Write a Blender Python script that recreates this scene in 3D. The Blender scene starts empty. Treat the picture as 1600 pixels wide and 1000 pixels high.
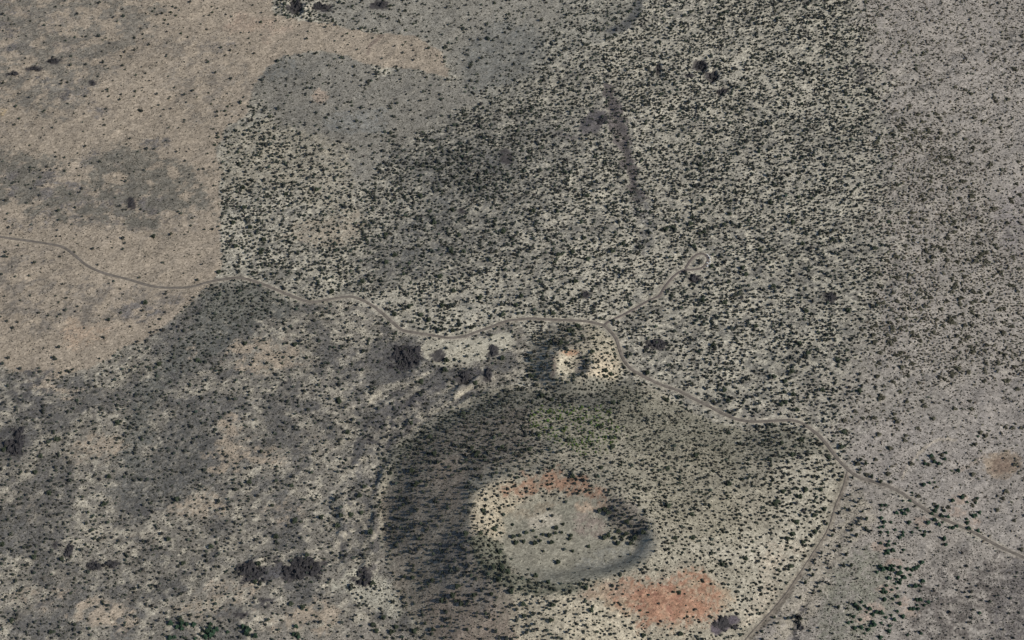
import bpy, math, random
import numpy as np
from mathutils import Vector, Matrix

random.seed(7)
RNG = np.random.default_rng(11)
SC = bpy.context.scene
COL = SC.collection

# ------------------------------------------------------------------ camera
PITCH = math.radians(45.0)
HFOV = math.radians(30.0)
DIST = 3880.0
CAM = np.array([0.0, -DIST * math.cos(PITCH), DIST * math.sin(PITCH)])
cam_d = bpy.data.cameras.new('camera')
cam_d.sensor_fit = 'HORIZONTAL'
cam_d.angle = HFOV
cam_d.clip_start = 1.0
cam_d.clip_end = 120000.0
cam = bpy.data.objects.new('camera', cam_d)
COL.objects.link(cam)
cam.location = CAM
cam.rotation_euler = (math.pi / 2 - PITCH, 0, 0)
SC.camera = cam

# ------------------------------------------------------------------ sky, sun, exposure
SUN_EL = math.radians(39.0)
SUN_AZ = math.radians(116.0)          # clockwise from north (+Y): a little south of east
world = bpy.data.worlds.new('World')
SC.world = world
world.use_nodes = True
nt = world.node_tree
bg = nt.nodes['Background']
sky = nt.nodes.new('ShaderNodeTexSky')
sky.sky_type = 'NISHITA'
sky.sun_disc = False
sky.sun_elevation = SUN_EL
sky.sun_rotation = SUN_AZ
sky.altitude = 1400
nt.links.new(sky.outputs[0], bg.inputs[0])
bg.inputs[1].default_value = 0.085
sun_d = bpy.data.lights.new('sun', 'SUN')
sun_d.energy = 3.95
sun_d.angle = math.radians(0.53)
sun_d.color = (1.0, 0.945, 0.868)
sun = bpy.data.objects.new('sun', sun_d)
COL.objects.link(sun)
to_sun = Vector((math.sin(SUN_AZ) * math.cos(SUN_EL), math.cos(SUN_AZ) * math.cos(SUN_EL), math.sin(SUN_EL)))
sun.rotation_euler = to_sun.to_track_quat('Z', 'Y').to_euler()
vs = SC.view_settings
vs.view_transform = 'Standard'
vs.look = 'None'
vs.gamma = 1.0
vs.use_curve_mapping = False
vs.exposure = 0.0

# ------------------------------------------------------------------ small helpers
F_PX = 800.0 / math.tan(HFOV / 2)
RGT = np.array([1.0, 0, 0])
FWD = np.array([0.0, math.cos(PITCH), -math.sin(PITCH)])
UPV = np.array([0.0, math.sin(PITCH), math.cos(PITCH)])


def plane(px, py, z=0.0):
    """survey helper: a point of the photograph -> world x, y on the level z"""
    px = np.asarray(px, float); py = np.asarray(py, float)
    d = ((px - 800)[..., None] * RGT + (500 - py)[..., None] * UPV) / F_PX + FWD
    t = (z - CAM[2]) / d[..., 2]
    return CAM[0] + t * d[..., 0], CAM[1] + t * d[..., 1]


def px_size(x, y, z, r):
    v = np.stack([x, y, z], -1) - CAM
    return r / (v @ FWD) * F_PX


def smooth(a, b, x):
    t = np.clip((x - a) / (b - a), 0, 1)
    return t * t * (3 - 2 * t)


_tab = {}


def vnoise(X, Y, s, seed=0):
    if seed not in _tab:
        _tab[seed] = np.random.default_rng(1000 + seed).random((256, 256)).astype(np.float32)
    T = _tab[seed]
    u = X / s + 37.3 * seed; v = Y / s - 11.7 * seed
    i = np.floor(u).astype(np.int64); j = np.floor(v).astype(np.int64)
    fu = (u - i); fv = (v - j)
    fu = fu * fu * (3 - 2 * fu); fv = fv * fv * (3 - 2 * fv)
    i0 = i & 255; i1 = (i + 1) & 255; j0 = j & 255; j1 = (j + 1) & 255
    return (T[i0, j0] * (1 - fu) + T[i1, j0] * fu) * (1 - fv) + (T[i0, j1] * (1 - fu) + T[i1, j1] * fu) * fv


def fbm(X, Y, s, seed=0, octv=4, gain=.5):
    r = 0; a = 1; n = 0
    a0 = .35 + .83 * seed                   # turn the lattice, another way for every seed
    X, Y = math.cos(a0) * X - math.sin(a0) * Y, math.sin(a0) * X + math.cos(a0) * Y
    c, sn = math.cos(.6), math.sin(.6)
    for k in range(octv):
        r = r + a * vnoise(X, Y, s, seed + 17 * k)
        n += a; a *= gain; s *= .5
        X, Y = c * X - sn * Y, sn * X + c * Y
    return r / n


def catmull(P, closed, n=5):
    P = np.asarray(P, float); m = len(P); out = []
    for i in range(m if closed else m - 1):
        if closed:
            p0, p1, p2, p3 = P[(i - 1) % m], P[i], P[(i + 1) % m], P[(i + 2) % m]
        else:
            p0, p1, p2, p3 = P[max(i - 1, 0)], P[i], P[i + 1], P[min(i + 2, m - 1)]
        for k in range(n):
            t = k / n
            out.append(.5 * ((2 * p1) + (p2 - p0) * t + (2 * p0 - 5 * p1 + 4 * p2 - p3) * t * t + (3 * p1 - p0 - 3 * p2 + p3) * t ** 3))
    if not closed:
        out.append(P[-1])
    return np.array(out)


def seg_dist(X, Y, P, closed):
    """distance to a polyline; and inside test"""
    d2 = np.full(X.shape, 1e18); ins = np.zeros(X.shape, bool)
    m = len(P)
    for i in range(m if closed else m - 1):
        ax, ay = P[i]; bx, by = P[(i + 1) % m]
        ex, ey = bx - ax, by - ay
        L = ex * ex + ey * ey + 1e-9
        t = np.clip(((X - ax) * ex + (Y - ay) * ey) / L, 0, 1)
        dx = X - ax - t * ex; dy = Y - ay - t * ey
        np.minimum(d2, dx * dx + dy * dy, out=d2)
        if closed and ay != by:
            c = ((ay > Y) != (by > Y)) & (X < ex * (Y - ay) / (by - ay) + ax)
            ins ^= c
    return np.sqrt(d2), ins


def sdf(X, Y, P):
    d, ins = seg_dist(X, Y, P, True)
    return np.where(ins, -d, d)


def lin(c):
    c = np.asarray(c, float) / 255
    return np.where(c <= .04045, c / 12.92, ((c + .055) / 1.055) ** 2.4)


# ------------------------------------------------------------------ the terrain grid
STEP = 3.4
def axis(a, b):
    core = np.arange(a, b + .1, STEP)
    grow = STEP * np.cumsum(1.45 ** np.arange(1, 24))
    return np.concatenate([(core[0] - grow)[::-1], core, core[-1] + grow])
xs = axis(-1330, 1330)
ys = axis(-880, 1200)
GX, GY = np.meshgrid(xs, ys)          # [row y, col x]
GZ = np.zeros_like(GX)


def box_slice(P, pad):
    x0, y0 = P.min(0) - pad; x1, y1 = P.max(0) + pad
    i0, i1 = np.searchsorted(xs, x0), np.searchsorted(xs, x1)
    j0, j1 = np.searchsorted(ys, y0), np.searchsorted(ys, y1)
    return (slice(max(j0, 0), j1), slice(max(i0, 0), i1))


def world_poly(pts, z=0.0, closed=True, n=5):
    pts = np.asarray(pts, float)
    x, y = plane(pts[:, 0], pts[:, 1], z)
    return catmull(np.stack([x, y], 1), closed, n)


# rolling lava field
GZ += 10 * (fbm(GX, GY, 420, 1, 3) - .5)
near = np.exp(-(np.maximum(np.abs(GX) - 1500, 0) + np.maximum(np.abs(GY - 150) - 1200, 0)) / 800)
ROUGH = (fbm(GX, GY, 34, 3, 4, .55) - .5)
RIDGE = (1 - np.abs(2 * fbm(GX, GY, 70, 5, 3) - 1) * 2)
GZ_MICRO = 3.4 * ROUGH + 2.2 * (RIDGE - .5)

# big cinder cone
CONE_H = 80.0
BASE_BIG = [(592, 780), (604, 722), (650, 672), (720, 632), (800, 603), (870, 606), (960, 592), (1012, 602), (1090, 644), (1160, 670),
            (1240, 668), (1298, 706), (1318, 752), (1290, 830), (1240, 900), (1185, 975), (1120, 1060), (1000, 1140), (850, 1150), (730, 1090),
            (650, 985), (604, 880)]
RIM_BIG = [(733, 805), (757, 762), (830, 732), (915, 745), (985, 785), (1034, 850), (1010, 880), (945, 903), (880, 922), (800, 908), (752, 868)]
FLOOR_BIG = [(818, 818), (860, 796), (915, 796), (942, 822), (992, 852), (950, 874), (880, 886), (826, 874), (804, 848)]


def cone(base, rim, floor, H, depth, p=1.08, z0=0.0):
    b = world_poly(base, z0); r = world_poly(rim, z0 + H); f = world_poly(floor, z0 + H - depth)
    sl = box_slice(b, 60)
    X, Y = GX[sl], GY[sl]
    wa = .3 * H if H > 50 else 3.0
    wx = X + wa * (fbm(X, Y, 70, 9, 4) - .5); wy = Y + wa * (fbm(X, Y, 70, 10, 4) - .5)
    db = sdf(wx, wy, b); dr = sdf(wx, wy, r); df = sdf(wx, wy, f)
    t = np.clip(-db / (np.maximum(-db, 0) + np.maximum(dr, 0) + 1e-6), 0, 1)
    flank = H * (t ** p)
    u = np.clip(-dr / (np.maximum(-dr, 0) + np.maximum(df, 0) + 1e-6), 0, 1)
    inner = H - depth * smooth(0, 1, u) 
    hgt = np.where(dr < 0, inner, flank)
    hgt = np.where(db > 0, 0, hgt)
    # round the crest and the toe a little
    for _ in range(15 if H > 50 else 7):
        hp = np.pad(hgt, 1, 'edge')
        hgt = (hp[:-2, 1:-1] + hp[2:, 1:-1] + hp[1:-1, :-2] + hp[1:-1, 2:] + 2 * hgt) / 6
    gul = (fbm(X, Y, 26, 14, 3) - .5)
    hgt = hgt * (1 + .12 * (fbm(X, Y, 110, 15, 2) - .5)) + gul * (3.0 if H > 50 else .8) * smooth(0, .3, t) * (dr > 0)
    GZ[sl] += hgt
    m = smooth(12, -12, db)
    GZ_MICRO[sl] *= (1 - .6 * m)
    return b, r, f


B_BIG, R_BIG, F_BIG = cone(BASE_BIG, RIM_BIG, FLOOR_BIG, CONE_H, 27)
BASE_SM = [(824, 575), (830, 540), (855, 515), (895, 506), (930, 509), (961, 533), (974, 568), (966, 596), (935, 616), (890, 624), (846, 610)]
RIM_SM = [(866, 566), (876, 548), (898, 541), (922, 551), (926, 575), (905, 592), (876, 590)]
FLOOR_SM = [(884, 568), (893, 560), (905, 562), (906, 576), (895, 583), (886, 580)]
B_SM, R_SM, F_SM = cone(BASE_SM, RIM_SM, FLOOR_SM, 30.0, 13, p=1.0)

# cinder pit mound at the right edge, collapse trench and pits
def dent(pts, depth, soft=8.0, z=0.0):
    P = world_poly(pts, z)
    sl = box_slice(P, 40)
    d = sdf(GX[sl] + 12 * (fbm(GX[sl], GY[sl], 14, 21, 3) - .5), GY[sl] + 12 * (fbm(GX[sl], GY[sl], 14, 24, 3) - .5), P)
    GZ[sl] -= depth * smooth(soft * .5, -soft, d + 5 * (fbm(GX[sl], GY[sl], 9, 22, 3, .8) - .5)) * (.6 + .8 * fbm(GX[sl], GY[sl], 14, 23, 3))


dent([(1538, 728), (1548, 714), (1572, 709), (1590, 718), (1588, 736), (1570, 748), (1548, 742)], 2.5, 12)
dent([(940, 142), (950, 142), (972, 200), (985, 250), (1000, 300), (996, 318), (985, 305), (972, 255), (958, 205)], 2.0, 10)
dent([(1085, 98), (1095, 93), (1104, 105), (1100, 116), (1088, 112)], 9, 6)
dent([(1106, 118), (1116, 110), (1123, 120), (1116, 131), (1107, 130)], 8, 6)
dent([(1118, 150), (1122, 140), (1145, 138), (1130, 146), (1124, 158)], 6, 5)
dent([(1022, 100), (1029, 98), (1033, 118), (1027, 120)], 6, 4)
dent([(452, 0), (468, 2), (474, 18), (460, 25), (452, 12)], 9, 8)
dent([(480, 10), (505, 5), (520, 6), (512, 15), (485, 18)], 6, 6)
dent([(1110, 985), (1128, 966), (1150, 962), (1160, 970), (1140, 985), (1120, 995)], 4, 6, 30)


def ridge(pts, h, w, z=0.0, wob=16):
    P = world_poly(pts, z, False)
    sl = box_slice(P, w * 4)
    d, _ = seg_dist(GX[sl] + wob * (fbm(GX[sl], GY[sl], 45, 31, 4, .6) - .5), GY[sl] + wob * (fbm(GX[sl], GY[sl], 45, 32, 4, .6) - .5), P, False)
    GZ[sl] += .34 * h * np.exp(-(d / w) ** 2) * 2.2 * smooth(.3, .7, fbm(GX[sl], GY[sl], 38, 33, 4, .65))


for q_, (pts_, hh) in enumerate((([(772, 590), (728, 606), (690, 632), (668, 640), (640, 664), (618, 700)], 7), ([(742, 578), (700, 598), (664, 622), (622, 640), (588, 676), (572, 700)], 8),
                               ([(690, 590), (640, 612), (600, 640), (560, 690), (548, 740), (530, 790)], 6), ([(606, 742), (578, 790), (586, 850), (566, 900)], 6), ([(560, 770), (536, 820), (545, 872)], 7), ([(662, 566), (640, 588), (596, 612), (548, 640)], 6))):
    ridge(pts_, hh, 7 + 2 * (q_ % 3), wob=46)
# lava levees west of the big cone, flow fronts
ridge([(798, 602), (740, 625), (690, 648), (650, 680), (610, 722), (592, 770), (584, 830)], 5, 9)
ridge([(770, 583), (710, 612), (665, 640), (632, 672), (610, 700)], 5, 9)
ridge([(665, 560), (640, 585), (600, 600), (560, 622)], 6, 10)
ridge([(600, 540), (630, 535), (655, 555), (650, 580)], 6, 12)
ridge([(540, 780), (536, 830), (540, 880)], 7, 9)
ridge([(370, 880), (430, 876), (490, 878), (540, 892), (580, 886)], 9, 10)
ridge([(1000, 20), (985, 40), (960, 48)], 4, 8)
ridge([(590, 50), (570, 80)], 5, 9)
ridge([(940, 185), (905, 205)], 5, 12)
ridge([(1322, 760), (1300, 810), (1275, 850), (1235, 910), (1200, 960)], -1.4, 7)
ridge([(1345, 790), (1325, 830), (1300, 880), (1262, 940), (1240, 1000)], -1.6, 8)
ridge([(22, 590), (30, 650), (18, 720)], 6, 18)

# ------------------------------------------------------------------ roads: levels first, so that the ground is graded under them
MAIN_ROAD = [(-70, 361), (0, 370), (40, 376), (80, 381), (100, 387), (118, 400), (135, 414), (160, 426), (200, 437), (240, 447), (275, 450),
             (300, 448), (325, 441), (350, 436), (375, 434), (407, 442), (450, 460), (470, 468), (490, 472), (523, 466), (547, 463.5), (567, 469),
             (587, 481), (603, 494), (617, 507), (630, 516), (654, 521), (677, 524), (700, 527.5), (724, 526), (744, 519), (767, 511), (791, 502),
             (812, 498.5), (833, 497.6), (867, 500), (907, 501), (927, 504), (943, 509), (955, 519), (963.5, 531), (968.5, 547), (975, 563),
             (987, 577), (1007, 589), (1034, 601), (1060, 611), (1087, 624), (1114, 638), (1134, 648), (1154, 656), (1177, 659.5), (1200, 657.5),
             (1217, 656.5), (1237, 657), (1250, 660), (1262, 667), (1280, 681), (1297, 701), (1310, 718), (1324, 733), (1340, 744.5), (1360, 751),
             (1387, 759.5), (1410, 771), (1434, 788), (1460, 804.5), (1487, 816), (1514, 828), (1541, 843), (1567, 856), (1601, 871), (1670, 902)]
SPUR = [(944, 509), (951, 502.5), (973.5, 492.5), (994, 481), (1014, 469), (1030, 462), (1037, 451), (1047, 437.5), (1057, 428), (1068, 422),
        (1080, 421), (1090, 420), (1098, 417.5), (1103, 413), (1105.7, 408), (1105, 402), (1101, 397.8), (1094, 396), (1088, 398), (1083, 402),
        (1079, 407), (1075, 413.5), (1070, 420)]


TRACK_PTS = [(1324, 737), (1318, 760), (1306, 790), (1293, 828), (1272, 862), (1250, 895), (1232, 923), (1212, 948), (1194, 968), (1168, 996), (1150, 1025)]


def zat(x, y, Z):
    x = np.asarray(x, float); y = np.asarray(y, float)
    i = np.clip(np.searchsorted(xs, x) - 1, 0, len(xs) - 2); j = np.clip(np.searchsorted(ys, y) - 1, 0, len(ys) - 2)
    u = np.clip((x - xs[i]) / (xs[i + 1] - xs[i]), 0, 1); v = np.clip((y - ys[j]) / (ys[j + 1] - ys[j]), 0, 1)
    return (Z[j, i] * (1 - u) + Z[j, i + 1] * u) * (1 - v) + (Z[j + 1, i] * (1 - u) + Z[j + 1, i + 1] * u) * v


def at(px, py, Z=None):
    """point of the photograph -> where that line of sight meets the terrain"""
    Z = GZ if Z is None else Z
    px = np.asarray(px, float); py = np.asarray(py, float)
    z = np.zeros(px.shape)
    for _ in range(14):
        x, y = plane(px, py, z)
        z = .45 * z + .55 * zat(x, y, Z)
    x, y = plane(px, py, z)
    return x, y, zat(x, y, Z)


def resample(P, step):
    d = np.concatenate([[0], np.cumsum(np.hypot(*np.diff(P, axis=0).T))])
    s = np.arange(0, d[-1], step)
    return np.stack([np.interp(s, d, P[:, 0]), np.interp(s, d, P[:, 1])], 1)


GZ += GZ_MICRO * near
roads = []
for pts, w in ((MAIN_ROAD, 3.2), (SPUR, 2.4), (TRACK_PTS, 1.5)):
    pp = np.array(pts, float)
    x, y, z = at(pp[:, 0], pp[:, 1])
    P = resample(catmull(np.stack([x, y], 1), False, 8), 4.0)
    zr = zat(P[:, 0], P[:, 1], GZ)
    k = np.ones(25) / 25
    zr = np.convolve(np.pad(zr, 12, 'edge'), k, 'valid')
    if roads:                                  # the spur leaves the main road on the level
        M, mz = roads[0][0], roads[0][1]
        dd = np.hypot(M[:, 0] - P[0, 0], M[:, 1] - P[0, 1]); j = dd.argmin()
        f = np.exp(-np.arange(len(P)) / 14.0)
        zr = zr + (mz[j] - zr[0]) * f
    roads.append((P, zr, w))
ROAD_D = np.full(GX.shape, 1e3)
for P, zr, w in roads:
    sl = box_slice(P, 40)
    X, Y = GX[sl], GY[sl]
    best = np.full(X.shape, 1e9); bz = np.zeros(X.shape)
    for i0 in range(0, len(P) - 1, 40):        # short runs, each in its own window
        Q = P[i0:i0 + 42]
        s2 = box_slice(Q, 40)
        X2, Y2 = GX[s2], GY[s2]
        oj, oi = s2[0].start - sl[0].start, s2[1].start - sl[1].start
        b2 = best[oj:oj + X2.shape[0], oi:oi + X2.shape[1]]; z2 = bz[oj:oj + X2.shape[0], oi:oi + X2.shape[1]]
        for q in range(len(Q)):
            d = np.hypot(X2 - Q[q, 0], Y2 - Q[q, 1])
            mm = d < b2
            b2[mm] = d[mm]; z2[mm] = zr[i0 + q]
    m = smooth(22, 9, best)
    GZ[sl] = GZ[sl] * (1 - m) + (bz - .25) * m
    ROAD_D[sl] = np.minimum(ROAD_D[sl], best)

# ------------------------------------------------------------------ what covers the ground
C_TAN = (156, 144, 127); C_CREAM = (178, 172, 155); C_GREY = (124, 121, 112); C_PINK = (156, 149, 139)
C_ROCK = (72, 69, 68); C_RED = (168, 111, 86); C_BROWN = (124, 111, 98); C_DARK = (98, 98, 95)
n1 = fbm(GX, GY, 55, 41, 4); n2 = fbm(GX, GY, 16, 42, 3); n3 = fbm(GX, GY, 160, 43, 3)
n2b = fbm(GX, GY, 9, 44, 3, .8)
w0 = smooth(.36, .60, .2 * n1 + .2 * n2 + .6 * n2b)
ALB = lin(C_GREY)[None, None] * (1 - w0[..., None]) + lin(C_CREAM)[None, None] * w0[..., None]
DEN = .54 * np.ones_like(GX) * (.75 + .5 * smooth(.35, .6, n1))     # junipers per 8 m cell
SHR = .48 * np.ones_like(GX)                # low brush per 4 m cell
SIZ = np.ones_like(GX)                      # crown size
OLV = np.zeros_like(GX)                     # olive brush of the right side
GRN = np.zeros_like(GX)                     # fresh green brush
TALL = np.ones_like(GX)
LAYERS = dict(den=DEN, shr=SHR, siz=SIZ, olv=OLV, grn=GRN, tall=TALL)


FD = []
for _s in range(3):                         # crumbly mixing of neighbouring soils
    _f = fbm(GX, GY, 9, 150 + _s, 3, .85) + .10 * np.random.default_rng(60 + _s).normal(0, 1, GX.shape)
    FD.append(1 / (1 + np.exp(-1.7 * (_f - _f.mean()) / _f.std())))


def paint(pts, col=None, a=1.0, soft=12, warp=26, ws=45, closed=True, width=None, thr=None, ts=30, seed=50, **lay):
    pp = np.array(pts, float)
    x, y, z = at(pp[:, 0], pp[:, 1])
    P = catmull(np.stack([x, y], 1), closed, 4)
    sl = box_slice(P, (width or 0) * 2 + soft + 1.8 * warp + 15)
    X, Y = GX[sl], GY[sl]
    if X.size == 0:
        return
    wx = X + warp * 2.6 * (fbm(X, Y, ws, seed, 5, .62) - .5); wy = Y + warp * 2.6 * (fbm(X, Y, ws, seed + 1, 5, .62) - .5)
    if closed:
        m = smooth(soft, -soft, sdf(wx, wy, P))
    else:
        d, _ = seg_dist(wx, wy, P, False)
        m = smooth(width + soft * .5, max(width - soft * .5, 0), d)
    if thr is not None:
        m = m * smooth(thr - .07, thr + .07, fbm(X, Y, ts, seed + 5, 4, .6))
    m = m * a
    if col is not None:
        mc = smooth(-.3, .3, m * 1.5 - .25 - FD[seed % 3][sl])
        mc = (.2 * m + .8 * mc) * smooth(0, .12, m)
        ALB[sl] = ALB[sl] * (1 - mc[..., None]) + lin(col)[None, None] * mc[..., None]
    for k, v in lay.items():
        A = LAYERS[k]
        A[sl] = A[sl] * (1 - m) + v * m


def spot(cx, cy, rx, ry=None, col=None, ang=0, **k):
    ry = ry or rx * .6
    n = 9
    pts = [(cx + rx * math.cos(t) * math.cos(ang) - ry * math.sin(t) * math.sin(ang), cy + rx * math.cos(t) * math.sin(ang) + ry * math.sin(t) * math.cos(ang))
           for t in [2 * math.pi * i / n for i in range(n)]]
    k.setdefault('warp', rx * .7); k.setdefault('soft', rx * .35); k.setdefault('ws', max(rx * .9, 12)); k.setdefault('seed', int(cx * 7 + cy) % 180 + 50)
    paint(pts, col, **k)


# --- woodland north of the road: darker old flows and paler flats
paint([(560, 290), (640, 210), (720, 150), (840, 150), (900, 200), (880, 330), (820, 400), (700, 430), (600, 440), (560, 400)], (116, 114, 107), .5, soft=70, warp=70, den=.62, seed=60)
paint([(600, 200), (700, 240), (800, 230), (790, 300), (690, 300), (580, 250)], (108, 107, 102), .5, soft=40, warp=50, den=.8, siz=1.1, seed=61)
paint([(690, 310), (720, 330), (700, 420), (600, 430), (570, 400), (620, 370)], C_DARK, .5, soft=30, warp=50, den=.5, seed=62, thr=.42)
paint([(820, 0), (980, 0), (960, 60), (880, 90), (830, 130), (760, 180), (740, 110), (800, 60)], (140, 137, 126), .7, soft=20, den=.32, seed=63)
paint([(1010, 60), (1180, 20), (1360, 60), (1365, 300), (1230, 360), (1060, 330), (1000, 200)], C_CREAM, .35, soft=30, warp=40, den=.66, seed=64)
paint([(1130, 90), (1170, 60), (1160, 120), (1100, 80), (1040, 70)], C_CREAM, .6, soft=20, den=.45, seed=65)
paint([(1120, 180), (1300, 170), (1330, 280), (1200, 330), (1060, 290)], C_DARK, .25, soft=40, warp=50, den=.72, seed=66, siz=1.02)
paint([(600, 430), (780, 430), (800, 490), (720, 515), (640, 510), (600, 470)], C_CREAM, .4, soft=16, den=.55, seed=67)
paint([(470, 345), (560, 330), (570, 370), (500, 385), (440, 370)], (158, 148, 131), .7, soft=14, den=.25, seed=68)
paint([(880, 380), (960, 360), (1060, 380), (1060, 420), (960, 470), (860, 480)], C_CREAM, .35, soft=25, den=.55, seed=69)
# the collapsed tube channel
paint([(1000, 0), (990, 25), (975, 42), (955, 48)], C_DARK, .9, closed=False, width=12, soft=12, warp=10, den=.2)
paint([(950, 140), (962, 180), (970, 210), (985, 260), (998, 312)], (104, 98, 95), .95, closed=False, width=14, soft=16, warp=22, ws=26, den=.22, shr=.8)
paint([(915, 180), (945, 170), (945, 195), (935, 208), (905, 210)], (98, 94, 93), .9, soft=10, warp=14, den=.15)
paint([(870, 205), (905, 210), (890, 220)], (108, 104, 100), .8, soft=10, warp=12, den=.3)
paint([(755, 235), (790, 230), (800, 260), (770, 280)], (104, 103, 100), .5, soft=16, warp=26, den=.55)
paint([(680, 300), (720, 310), (700, 350), (680, 340)], C_DARK, .5, soft=16, warp=24, den=.35)
paint([(1000, 310), (1010, 350), (1000, 390)], (112, 110, 106), .6, closed=False, width=16, soft=14, warp=20, den=.3)
paint([(560, 385), (610, 380), (640, 420), (610, 455), (565, 440)], (110, 108, 102), .5, soft=20, warp=30, den=.42)

# --- grey, almost treeless sage flow
paint([(395, 95), (500, 85), (600, 105), (700, 118), (740, 150), (700, 185), (640, 215), (590, 245), (560, 285), (510, 265), (480, 235), (430, 200), (398, 165)],
      (132, 128, 118), .9, soft=26, warp=44, den=.04, shr=.6, seed=70)
spot(500, 150, 14, 10, (160, 146, 130), den=.02)
spot(440, 110, 40, 18, (112, 112, 107), a=.45)
spot(560, 190, 50, 22, (134, 133, 126), a=.6)
paint([(400, 190), (470, 200), (540, 230), (560, 300), (520, 330), (430, 290), (350, 300), (345, 220)], (160, 153, 136), .6, soft=20, den=.42, seed=71)
# --- north strip: pale scrub above the tan tongue
paint([(540, 0), (860, 0), (840, 60), (780, 120), (720, 140), (690, 85), (600, 50), (500, 30)], (140, 136, 125), .9, soft=14, warp=24, den=.10, shr=.45, seed=72)
paint([(740, 60), (800, 30), (850, 60), (820, 120), (730, 150), (720, 110)], (122, 121, 114), .7, soft=14, warp=24, den=.16, seed=73)
# --- tan ash plain of the north west
paint([(-90, -40), (380, -40), (430, 20), (520, 38), (590, 53), (640, 55), (685, 78), (697, 118), (640, 108), (590, 105), (540, 88), (480, 82), (420, 100),
       (398, 130), (385, 175), (352, 205), (338, 235), (345, 270), (346, 330), (347, 385), (340, 425), (318, 455), (262, 508), (190, 548), (150, 572), (85, 590), (20, 582), (-90, 570)],
      C_TAN, .96, soft=5, warp=11, ws=26, den=.010, shr=.30, seed=80)
for cx, cy, rx, ry, a in [(45, 282, 50, 26, .8), (90, 300, 46, 26, .6), (215, 320, 40, 26, .75), (170, 250, 44, 20, .55), (160, 335, 70, 30, .5), (243, 225, 22, 12, .6), (110, 138, 36, 20, .6),
                          (30, 75, 20, 8, .8), (65, 125, 16, 6, .8), (190, 330, 90, 40, .35), (60, 345, 50, 20, .45), (220, 490, 34, 13, .8), (270, 470, 25, 10, .5), (150, 100, 60, 25, .3),
                          (60, 50, 80, 40, .35), (230, 60, 40, 30, .25), (340, 70, 34, 14, .4), (10, 30, 20, 34, .5), (160, 170, 26, 12, .5), (40, 200, 40, 14, .35), (275, 345, 40, 24, .3),
                          (340, 130, 30, 34, .25), (40, 470, 30, 20, .3), (150, 480, 40, 16, .25), (60, 410, 30, 12, .3)]:
    spot(cx, cy, rx, ry, (112, 108, 104), a=a, thr=.44, ts=22, shr=.6)
spot(45, 285, 40, 22, None, den=.14)
paint([(0, 235), (120, 250), (180, 225), (270, 240), (330, 290), (330, 350), (250, 360), (150, 345), (40, 340), (-20, 300)], (116, 112, 102), .8, soft=30, warp=40, thr=.45, ts=26, seed=83, shr=.6)
paint([(-40, -20), (250, -20), (240, 60), (150, 130), (100, 180), (-40, 130)], (122, 117, 107), .75, soft=30, warp=40, thr=.46, ts=24, seed=84, shr=.5)
paint([(-40, 400), (150, 430), (300, 470), (240, 500), (120, 520), (-40, 520)], (124, 117, 107), .65, soft=30, warp=40, thr=.49, ts=26, seed=86, shr=.4)
paint([(250, 60), (370, 80), (390, 160), (340, 210), (260, 160)], (136, 128, 116), .5, soft=30, warp=30, thr=.46, ts=20, seed=87, shr=.5)
spot(3, 175, 9, 6, (168, 150, 120), a=.5, warp=5)
spot(130, 520, 50, 20, (170, 151, 130), a=.5)
spot(400, 40, 60, 18, (166, 149, 131), a=.6)
paint([(600, 55), (585, 65), (572, 82)], (118, 106, 96), .7, closed=False, width=5, soft=8, warp=6)
paint([(0, 395), (40, 388), (100, 395)], (140, 130, 117), .5, closed=False, width=14, soft=14, warp=12, shr=.5)

# --- lower left: mixed flows of scrub, ash and bare lava
LL = [(-90, 565), (20, 582), (85, 590), (150, 572), (190, 548), (262, 508), (318, 455), (345, 442), (400, 448), (470, 474), (545, 470), (600, 500), (640, 525), (720, 530),
      (800, 505), (835, 560), (800, 600), (720, 630), (650, 670), (604, 722), (592, 780), (604, 880), (650, 985), (680, 1060), (-90, 1060)]
paint(LL, (127, 122, 112), .85, soft=10, warp=14, den=.24, shr=.75, siz=.92, seed=90)
paint(LL, (172, 165, 148), .75, soft=10, warp=10, thr=.55, ts=11, seed=92)
paint(LL, (101, 99, 95), .7, soft=10, warp=10, thr=.53, ts=60, seed=95, shr=1.0)
paint([(330, 450), (420, 455), (470, 480), (420, 500), (330, 560), (240, 640), (230, 720), (200, 760), (180, 700), (230, 580), (290, 510)], (104, 104, 98), .7, soft=16, warp=30, den=.45, shr=.9, seed=96)
paint([(345, 440), (400, 445), (430, 470), (380, 500), (320, 490)], (118, 117, 108), .7, soft=10, den=.7, seed=97)
paint([(300, 640), (240, 700), (170, 760), (210, 820), (290, 770), (330, 720)], (96, 95, 91), .65, soft=16, warp=26, den=.2, seed=98)
for cx, cy, rx, ry, a in [(400, 555, 50, 26, .8), (455, 560, 30, 16, .6), (365, 665, 18, 22, .8), (350, 715, 32, 26, .85), (400, 705, 40, 22, .8), (310, 790, 46, 20, .6), (160, 690, 42, 14, .7),
                          (70, 600, 30, 14, .7), (105, 612, 30, 12, .6), (140, 710, 50, 20, .4), (300, 550, 8, 18, .6), (165, 960, 50, 28, .85), (60, 930, 50, 26, .4), (320, 960, 70, 26, .4),
                          (440, 800, 36, 22, .35), (500, 960, 36, 30, .85), (380, 915, 24, 14, .6), (220, 850, 60, 20, .2), (40, 790, 40, 26, .2), (480, 700, 30, 18, .2), (430, 725, 26, 12, .5),
                          (350, 930, 40, 16, .4), (430, 970, 40, 20, .4)]:
    spot(cx, cy, rx, ry, (162, 149, 131), a=a, thr=.41, ts=16, den=.08, shr=.4)
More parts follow.
